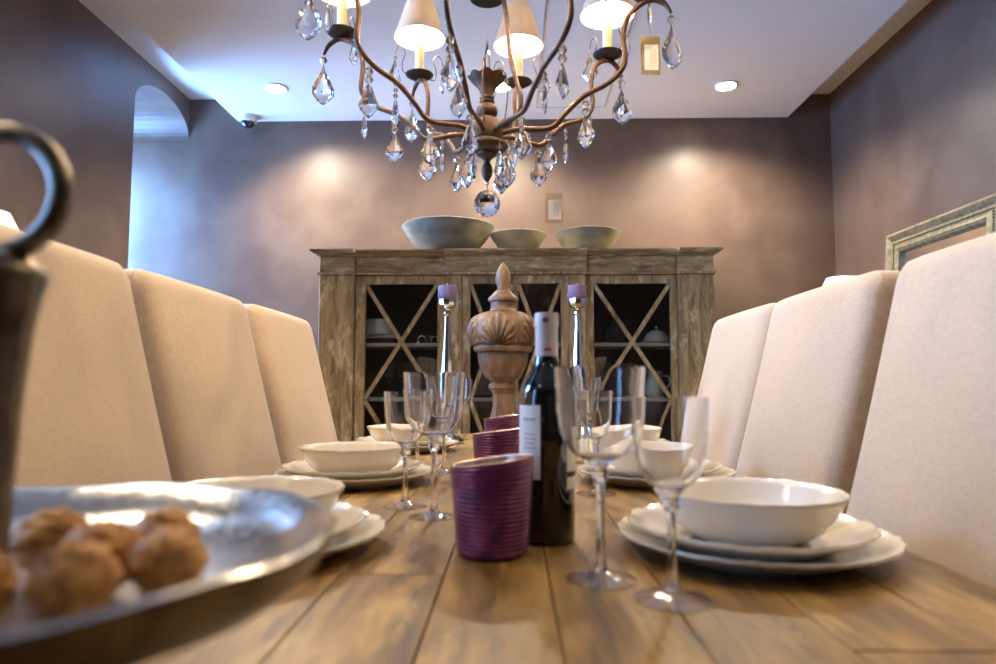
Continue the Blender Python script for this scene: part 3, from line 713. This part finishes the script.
# things inside the cabinet
bx = thing('gift_box', 'dark red box with cream lid on the cabinet shelf', 'box', (-0.74, 3.78, 1.1882))
MB().box(-0.09, 0.09, -0.06, 0.06, 0, 0.03).build('box_body', 'dark_red', bx, bevel=0.003, bseg=1)
MB().box(-0.093, 0.093, -0.063, 0.063, 0.0302, 0.052).build('box_lid', 'cream_paper', bx, bevel=0.003, bseg=1)
vs = MB().lathe([(0, 0), (0.085, 0), (0.088, 0.004), (0.080, 0.055), (0.068, 0.085), (0.066, 0.085), (0.0, 0.083)], 32).build('cream_shade', 'white_shade', None, (-0.75, 3.78, 1.2404))
tag(vs, 'small cream drum-shaped cover standing on the dark red box', 'cover')
for i, (x, y) in enumerate(((-0.50, 3.74), (-0.43, 3.76), (-0.46, 3.72))):
    r = MB().tube([(0.022 * math.cos(a), 0, 0.024 + 0.022 * math.sin(a)) for a in [2 * PI * k / 20 for k in range(21)]], 0.004, 8, cap=False).build('napkin_ring', 'silver', None, (x, y, 1.1862), (0, 0, 0.5 * i))
    tag(r, 'small silver napkin ring standing on the upper shelf of the cabinet', 'napkin ring', 'napkin rings in the cabinet')
dm = thing('reflection_dish', 'white domed shape standing in for a lampshade reflection on the cabinet shelf', 'dish', (0.80, 3.76, 1.1882))  # solid dish added in place of a lampshade reflected in the door glass
MB().lathe([(0, 0), (0.05, 0), (0.085, 0.008), (0.088, 0.012), (0.084, 0.013), (0, 0.011)], 32).build('reflection_base', 'cream_ceramic', dm)
dl = MB().lathe([(0.070, 0.0132), (0.068, 0.03), (0.055, 0.055), (0.032, 0.072), (0, 0.078)], 32).build('reflection_dome', 'cream_ceramic', dm)
MB().lathe([(0.004, 0.077), (0.004, 0.082), (0.010, 0.088), (0.008, 0.095), (0, 0.098)], 16).build('reflection_knob', 'cream_ceramic', dl)
dec = MB().lathe([(0, 0), (0.055, 0), (0.062, 0.01), (0.066, 0.05), (0.050, 0.095), (0.022, 0.125), (0.018, 0.17), (0.026, 0.19), (0.024, 0.19), (0.016, 0.17), (0.019, 0.125), (0.046, 0.094), (0.062, 0.05), (0.058, 0.012), (0, 0.008)], 28).mesh('glass_decanter', 'glass', smooth=50)
tag(link('glass_decanter', dec, None, (0.575, 3.80, 1.1882)), 'round clear glass decanter on upper cabinet shelf beside the white domed shape', 'decanter')
tag(link('glass_decanter', dec, None, (-0.16, 3.78, 0.8922)), 'round clear glass decanter on lower cabinet shelf behind the finial', 'decanter')
for i, (x, y) in enumerate(((-0.56, 3.75), (-0.50, 3.80), (-0.45, 3.74), (-0.62, 3.81), (-0.68, 3.76))):
    put_goblet('stored_goblet', small_me, (x, y, 0.8922), 'clear goblet stored on the lower cabinet shelf by the windows', 'goblets stored in the window side bay')
for i, (x, y) in enumerate(((0.52, 3.77), (0.60, 3.82), (0.66, 3.75))):
    put_goblet('stored_goblet', small_me, (x, y, 0.8922), 'clear goblet stored on the lower cabinet shelf by the mirror side', 'goblets stored in the mirror side bay')
jug = thing('white_jug', 'small white jug on the lower cabinet shelf', 'jug', (0.79, 3.78, 0.8922))
MB().lathe([(0, 0), (0.04, 0), (0.055, 0.03), (0.058, 0.06), (0.042, 0.10), (0.036, 0.125), (0.044, 0.145), (0.041, 0.145), (0.032, 0.125), (0.038, 0.10), (0.05, 0.06), (0, 0.01)], 28).build('jug_body', 'cream_ceramic', jug)
MB().tube(spline([(0.038, 0, 0.12), (0.075, 0, 0.115), (0.085, 0, 0.08), (0.054, 0, 0.045)], 6), 0.006, 8).build('handle', 'cream_ceramic', jug)

# ------------------------------------------------------------------ consoles, lamps, mirror
def console(label, x0, x1, y0, y1):
    c = thing('console_table', label, 'table', ((x0 + x1) / 2, (y0 + y1) / 2, 0))
    w, l = (x1 - x0) / 2, (y1 - y0) / 2
    MB().box(-w, w, -l, l, 0.82, 0.85).build('top', 'leg_wood', c, bevel=0.004, bseg=1)
    MB().box(-w + 0.03, w - 0.03, -l + 0.04, l - 0.04, 0.70, 0.8195).build('drawer_case', 'leg_wood', c, smooth=0)
    for sx in (-1, 1):
        for sy in (-1, 1):
            MB().box(sx * (w - 0.05) - 0.02, sx * (w - 0.05) + 0.02, sy * (l - 0.07) - 0.02, sy * (l - 0.07) + 0.02, 0, 0.6995).build('leg', 'leg_wood', c, smooth=0)
    return c
console('dark console table under the gilt mirror', 1.53, 1.93, 2.35, 3.85)
console('dark console table between the arched windows', -1.95, -1.55, 2.02, 3.2)
def lamp(label, loc):
    l = thing('table_lamp', label, 'lamp', loc)
    MB().lathe([(0, 0), (0.075, 0), (0.075, 0.015), (0.03, 0.03), (0.022, 0.06), (0.05, 0.13), (0.062, 0.20), (0.05, 0.28), (0.02, 0.34), (0.012, 0.38), (0.012, 0.46), (0, 0.46)], 32).build('base', 'stone_bowl', l)
    MB().lathe([(0.185, 0.46), (0.080, 0.675), (0.078, 0.675), (0.182, 0.46), (0.185, 0.46)], 48).build('lamp_shade', 'white_shade', l)
    MB().lathe([(0.0, 0.462), (0.016, 0.470), (0.028, 0.505), (0.022, 0.535), (0, 0.545)], 20).build('bulb', 'white_plastic', l)
    MB().tube([(-0.084, 0, 0.66), (0.084, 0, 0.66)], 0.002, 6).build('shade_spider', 'dark_iron', l)
lamp('white conical lampshade table lamp behind the mirror side chairs', (1.745, 3.58, 0.8502))
lamp('white conical lampshade table lamp behind the window side chairs', (-1.72, 2.125, 0.8502))
# gilt mirror leaning on the wall: local frame in (y,z), x = out of wall (towards -x)
mir = thing('gilt_mirror', 'gilt carved rectangular mirror leaning against the wall on a console', 'mirror', (1.868, 3.015, 0.8505), (0, R(4.2), 0))
mw, mh = 0.405, 0.862
prof = [(0.0, 0.0), (0.0, -0.030), (0.012, -0.040), (0.022, -0.034), (0.030, -0.026), (0.050, -0.024), (0.062, -0.030), (0.072, -0.024), (0.078, -0.010), (0.078, 0.0)]   # (inset, x)
prof = [(d * 1.35, x * 1.2) for d, x in prof]
m = MB(); v = []; f = []
cs_ = [(-1, 0), (1, 0), (1, 1), (-1, 1)]
for (sy, t) in cs_:
    for d, x in prof:
        v.append((x, sy * (mw - d), d if t == 0 else mh - d))
k = len(prof)
for a in range(4):
    b = (a + 1) % 4
    for i in range(k):
        j = (i + 1) % k
        f.append((a * k + i, b * k + i, b * k + j, a * k + j))
m.add(v, f); fr = m.build('mirror_frame', 'gilt', mir, smooth=35)
bead = MB().lathe([(0.0055 * math.sin(PI * i / 6) if 0 < i < 6 else 0, -0.0055 * math.cos(PI * i / 6)) for i in range(7)], 8).mesh('bead', 'gilt', smooth=60)
# carved bead run as one ornament strip
bm_ = MB(); bd = 0.054
def bead_at(y, z):
    bm_.lathe([(0.0062 * math.sin(PI * i / 4) if 0 < i < 4 else 0, -0.0062 * math.cos(PI * i / 4)) for i in range(5)], 6, None, Matrix.Translation((-0.031, y, z)))
n = 52
for i in range(n + 1): bead_at(-(mw - bd) + 2 * (mw - bd) * i / n, mh - bd)
for i in range(1, 60):
    z = bd + (mh - 2 * bd) * i / 60
    bead_at(mw - bd, z); bead_at(-(mw - bd), z)
o = bm_.build('beading', 'gilt', fr, smooth=60); o['kind'] = 'stuff'
MB().box(-0.008, -0.003, -(mw - 0.103), mw - 0.103, 0.103, mh - 0.103).build('mirror_glass', 'mirror_glass', mir, smooth=0)

# ------------------------------------------------------------------ chandelier
HX, HY = -0.053, 1.42
ch = thing('chandelier', 'rust-brown iron chandelier with crystal drops and small parchment shades', 'chandelier', (HX, HY, 0))
# hub
MB().lathe([(0, 1.488), (0.030, 1.488), (0.044, 1.480), (0.046, 1.474), (0.040, 1.467), (0.026, 1.462), (0, 1.460)], 40).build('hub_plate', 'rust_iron', ch, smooth=40)
MB().lathe([(0, 1.4885), (0.033, 1.4885), (0.036, 1.496), (0.036, 1.520), (0.030, 1.530), (0.019, 1.536), (0, 1.536)], 40).build('hub_body', 'rust_iron', ch, smooth=40)
MB().lathe([(0, 1.5362), (0.014, 1.5362), (0.0225, 1.545), (0.024, 1.553), (0.021, 1.562), (0.013, 1.568), (0, 1.568)], 32).build('hub_ball', 'rust_iron', ch, smooth=60)
MB().lathe([(0, 1.5682), (0.015, 1.5682), (0.017, 1.572), (0.013, 1.576), (0.016, 1.580), (0.013, 1.584), (0.015, 1.592), (0.020, 1.604), (0.030, 1.616), (0.0385, 1.624), (0.037, 1.626), (0.027, 1.618), (0.014, 1.608), (0, 1.600)], 64,
           lambda t, r, z, k: (r * (1 + (0.10 * abs(math.cos(4 * t)) if 8 <= k <= 11 else 0)), z + (0.006 * abs(math.cos(4 * t)) if 9 <= k <= 10 else 0))).build('leaf_crown', 'rust_iron', ch, smooth=50)
MB().lathe([(0, 1.461), (0.020, 1.461), (0.021, 1.455), (0.012, 1.449), (0.0075, 1.443), (0.0070, 1.438), (0.0110, 1.430), (0.0130, 1.421), (0.0105, 1.410), (0.004, 1.398), (0, 1.396)], 28).build('drop_finial', 'rust_iron', ch, smooth=50)
MB().tube([(0, 0, 1.396), (0.0008, 0, 1.377)], 0.0012, 6).build('ball_hook', 'gold_wire', ch)
def facet_ball(r, seg=14, rings=9):
    return MB().lathe([(r * math.sin(PI * i / rings) if 0 < i < rings else 0, -r * math.cos(PI * i / rings)) for i in range(rings + 1)], seg)
facet_ball(0.0285).build('crystal_ball', 'crystal', ch, (0, 0, 1.349), smooth=0)
# spear crystal standing in the crown
MB().lathe([(0, 1.601), (0.006, 1.606), (0.0085, 1.625), (0.005, 1.68), (0, 1.718)], 6).build('crystal_spear', 'crystal', ch, smooth=0)
# upper plate with two scrolled rods and stem to the ceiling
MB().lathe([(0, 1.826), (0.036, 1.819), (0.041, 1.811), (0.038, 1.805), (0.020, 1.802), (0, 1.802)], 36).build('upper_plate', 'dark_iron', ch, smooth=40)
for an, rr_, pr_ in ((-18, 0.0052, ((0.036, 1.808), (0.046, 1.74), (0.052, 1.67), (0.066, 1.61), (0.076, 1.575), (0.072, 1.545), (0.048, 1.52), (0.033, 1.515))),
                     (262, 0.0018, ((0.014, 1.612), (0.026, 1.652), (0.044, 1.648), (0.052, 1.615), (0.050, 1.56), (0.042, 1.525), (0.034, 1.512))),
                     (40, 0.0018, ((0.014, 1.612), (0.030, 1.655), (0.052, 1.650), (0.058, 1.615), (0.052, 1.56), (0.042, 1.525), (0.034, 1.512)))):
    c, s = math.cos(R(an)), math.sin(R(an))
    MB().tube(spline([(r * c, r * s, z) for r, z in pr_], 6), rr_, 8).build('scroll_rod', 'bronze', ch, smooth=60)
MB().lathe([(0, 1.8255), (0.016, 1.8255), (0.024, 1.84), (0.014, 1.88), (0.010, 1.92), (0.022, 1.98), (0.012, 2.03), (0, 2.04)], 28).build('upper_stem', 'rust_iron', ch, smooth=50)
zc = 2.035; i = 0
link_me = MB().tube([(0.009 * math.cos(a), 0, 0.016 * math.sin(a)) for a in [2 * PI * k / 16 for k in range(17)]], 0.0022, 6, cap=False).mesh('chain_link', 'dark_iron', smooth=60)
while zc + 0.012 < ZP - 0.03:
    link('chain_link', link_me, ch, (0, 0, zc + 0.012), (0, 0, (i % 2) * PI / 2)); zc += 0.026; i += 1
MB().lathe([(0, ZP - 0.045), (0.012, ZP - 0.045), (0.05, ZP - 0.02), (0.055, ZP - 0.0005), (0, ZP - 0.0005)], 32).build('ceiling_rose', 'rust_iron', ch, smooth=40)

ARM = [(0.030, 1.500), (0.066, 1.506), (0.115, 1.502), (0.145, 1.506), (0.171, 1.533), (0.209, 1.565), (0.262, 1.590), (0.293, 1.627), (0.2905, 1.689), (0.306, 1.732), (0.344, 1.755), (0.374, 1.745), (0.388, 1.722)]
arm_me = MB().tube(spline([(r, 0, z) for r, z in ARM], 6), [0.0056] * (len(ARM) * 6 - 5 - 6) + [0.005, 0.0045, 0.004, 0.0036, 0.0032, 0.003], 10).mesh('arm', 'bronze', smooth=60)
bob_me = MB().lathe([(0, 0.002), (0.010, 0.0), (0.026, 0.004), (0.036, 0.0105), (0.0365, 0.0125), (0.026, 0.0075), (0.010, 0.0045), (0, 0.0045)], 32).mesh('bobeche', 'dark_iron', smooth=50)
slv_me = MB().lathe([(0, 0.0045), (0.0115, 0.0045), (0.0115, 0.118), (0.009, 0.121), (0, 0.121)], 20).mesh('candle_sleeve', 'candle_sleeve', smooth=40)
bulb_me = MB().lathe([(0, 0.121), (0.008, 0.123), (0.0145, 0.138), (0.0150, 0.148), (0.010, 0.164), (0.004, 0.176), (0, 0.180)], 16).mesh('bulb', 'bulb', smooth=60)
shade_me = MB().lathe([(0.066, 0.110), (0.030, 0.224), (0.0293, 0.224), (0.0653, 0.110), (0.066, 0.110)], 40).mesh('shade', 'parchment_shade', smooth=40)
trim_me = MB().tube([(0.0662 * math.cos(a), 0.0662 * math.sin(a), 0.1105) for a in [2 * PI * k / 40 for k in range(41)]], 0.0009, 6, cap=False).mesh('shade_trim', 'bronze', smooth=60)
hook_pts = lambda s: spline([(0, s * 0.030, 0.006), (0, s * 0.046, 0.010), (0, s * 0.048, 0.035), (0, s * 0.040, 0.058), (0, s * 0.048, 0.075), (0, s * 0.062, 0.072), (0, s * 0.068, 0.052)], 5)
hook_me = {s: MB().tube(hook_pts(s), 0.0013, 6).mesh('wire_hook', 'bronze', smooth=60) for s in (-1, 1)}
# crystals: flat cut drops (outline extruded to a faceted lens)
def cut_drop(outline, th, name):
    """outline: half widths [(w, z)], z from 0 (top) down; two rings of facets rising to a cut ridge on both faces"""
    m = MB(); v = []; f = []
    per = [(w, z) for w, z in outline] + [(-w, z) for w, z in outline[::-1][1:-1]]
    k = len(per); wm = max(w for w, _ in outline); zm = [z for w, z in outline if w == wm][0]
    for (w, z) in per: v.append((w, 0, z))
    for s in (-1, 1):
        for i, (w, z) in enumerate(per):
            j = (i + 1) % k
            mw_, mz_ = (w + per[j][0]) / 2, (z + per[j][1]) / 2
            v.append((mw_ * 0.66, s * th * 0.72, zm + (mz_ - zm) * 0.70))
    v.append((0, -th, zm)); v.append((0, th, zm))
    for s in (0, 1):
        o = k + s * k; c = 3 * k + s
        for i in range(k):
            j = (i + 1) % k
            f += [(i, j, o + i), (j, o + j, o + i), (o + i, o + j, c)]
    return m.add(v, f).mesh(name, 'crystal', smooth=0)
tear = []
for i in range(13):
    t = i / 12; w = 0.0245 * (math.sin(PI * t ** 1.75)) ** 0.9 if 0 < t < 1 else 0.0
    w += 0.0012 * (i % 2) if 0 < i < 12 else 0
    tear.append((max(w, 0.0015) if 0 < i < 12 else 0.0, -0.098 * t))
tear_me = cut_drop(tear, 0.0065, 'crystal_drop')
kite_me = cut_drop([(0, 0), (0.005, -0.004), (0.0105, -0.019), (0.0185, -0.038), (0.0205, -0.044), (0.0145, -0.055), (0.006, -0.065), (0, -0.070)], 0.0065, 'crystal_drop')
alm_me = cut_drop([(0, 0), (0.003, -0.006), (0.0055, -0.020), (0.0075, -0.034), (0.0065, -0.045), (0.003, -0.055), (0, -0.060)], 0.0050, 'crystal_drop')
slim_me = cut_drop([(0, 0), (0.0024, -0.006), (0.0040, -0.014), (0.0034, -0.024), (0, -0.034)], 0.003, 'crystal_drop')
bead_me = MB().lathe([(0, -0.0085), (0.0055, -0.0065), (0.0088, 0), (0.0055, 0.0065), (0, 0.0085)], 8).mesh('bead', 'crystal', smooth=0)
sbead_me = MB().lathe([(0, -0.0055), (0.0033, -0.0042), (0.0052, 0), (0.0033, 0.0042), (0, 0.0055)], 8).mesh('bead', 'crystal', smooth=0)
wire_cache = {}
def wire(L):
    k = round(L, 4)
    if k not in wire_cache: wire_cache[k] = MB().tube([(0, 0, 0), (0, 0, -L)], 0.0006, 5).mesh('pin', 'gold_wire', smooth=60)
    return wire_cache[k]
def pendant(p, drop_me, beads=1, small=False, rz=0.0):
    """a strand of beads and one cut drop hanging from point p (chandelier space)"""
    bl = 0.012 if small else 0.0165
    gap = 0.006; L = gap + beads * bl
    d = link('crystal_drop', drop_me, ch, (p[0], p[1], p[2] - L), (0, 0, rz))
    for b in range(beads):
        link('bead', sbead_me if small else bead_me, d, (0, 0, L - gap - bl * (b + 0.5)))
    link('pin', wire(L + 0.002), d, (0, 0, L))
    return d
random.seed(3)
for q in range(8):
    an = R(78 + 45 * q); c, s = math.cos(an), math.sin(an)
    a_deg = (78 + 45 * q) % 360
    link('arm', arm_me, ch, (0, 0, 0), (0, 0, an))
    bp = (0.344 * c, 0.344 * s, 1.7585)
    bo = link('bobeche', bob_me, ch, bp, (0, 0, an))
    link('candle_sleeve', slv_me, ch, bp)
    link('bulb', bulb_me, ch, bp)
    sh = link('shade', shade_me, ch, bp, (0, 0, an)); link('shade_trim', trim_me, sh)
    rj = lambda: random.uniform(-0.9, 0.9)
    pendant((0.388 * c, 0.388 * s, 1.723), tear_me, 1, False, rj() * 0.6)
    pendant((0.212 * c, 0.212 * s, 1.561), [kite_me, alm_me][q % 2], 2, q % 2 == 1, rj() * 0.6)
    pendant((0.135 * c, 0.135 * s, 1.498), kite_me, 1, False, rj())
    for sd in (-1, 1):
        link('wire_hook', hook_me[sd], bo)
        y = sd * 0.068
        pp = (bp[0] - s * y, bp[1] + c * y, bp[2] + 0.052)
        pendant(pp, [kite_me, alm_me][(q + (sd > 0)) % 2], 1, True, rj())
    if a_deg in (213, 258, 303):
        pendant((0.268 * c, 0.268 * s, 1.588), kite_me, 2, False, rj())
    else:
        pendant((0.285 * c, 0.285 * s, 1.612), [alm_me, slim_me][q % 2], 3, True, rj())
for k in range(5):
    a = R(20 + 72 * k)
    pendant((0.045 * math.cos(a), 0.045 * math.sin(a), 1.474), [kite_me, alm_me][k % 2], 1, True, a)

# price tags hanging from the chandelier
def price_tag(label, loc, w, h, card, rz, string_top):
    t = thing('price_tag', label, 'tag', loc, (0, 0, rz))
    MB().box(-w / 2, w / 2, -0.0004, 0.0004, -h, 0).build('card', card, t, smooth=0)
    lb = MB().box(-w * 0.32, w * 0.40, -0.0009, -0.0005, -h * 0.88, -h * 0.22).build('sticker', 'paper', t, smooth=0)
    for i in range(4):
        x = -w * 0.02 + i * w * 0.09
        MB().box(x, x + w * 0.03, -0.00115, -0.00095, -h * (0.80 - 0.07 * (i % 2)), -h * 0.32).build('printed_line', 'grey_print', lb, smooth=0)
    MB().tube([(0, 0, -0.004), (0.001, 0, string_top)], 0.0005, 5).build('string', 'kraft_card', t)
price_tag('brown card price tag with white sticker hanging high from the chandelier', (0.300, 1.42, 1.716), 0.042, 0.086, 'kraft_card', 0.05, 0.03)
price_tag('clear sleeve price tag with white sticker hanging below the crystals', (0.095, 1.50, 1.394), 0.040, 0.068, 'clear_sleeve', 0.0, 0.035)
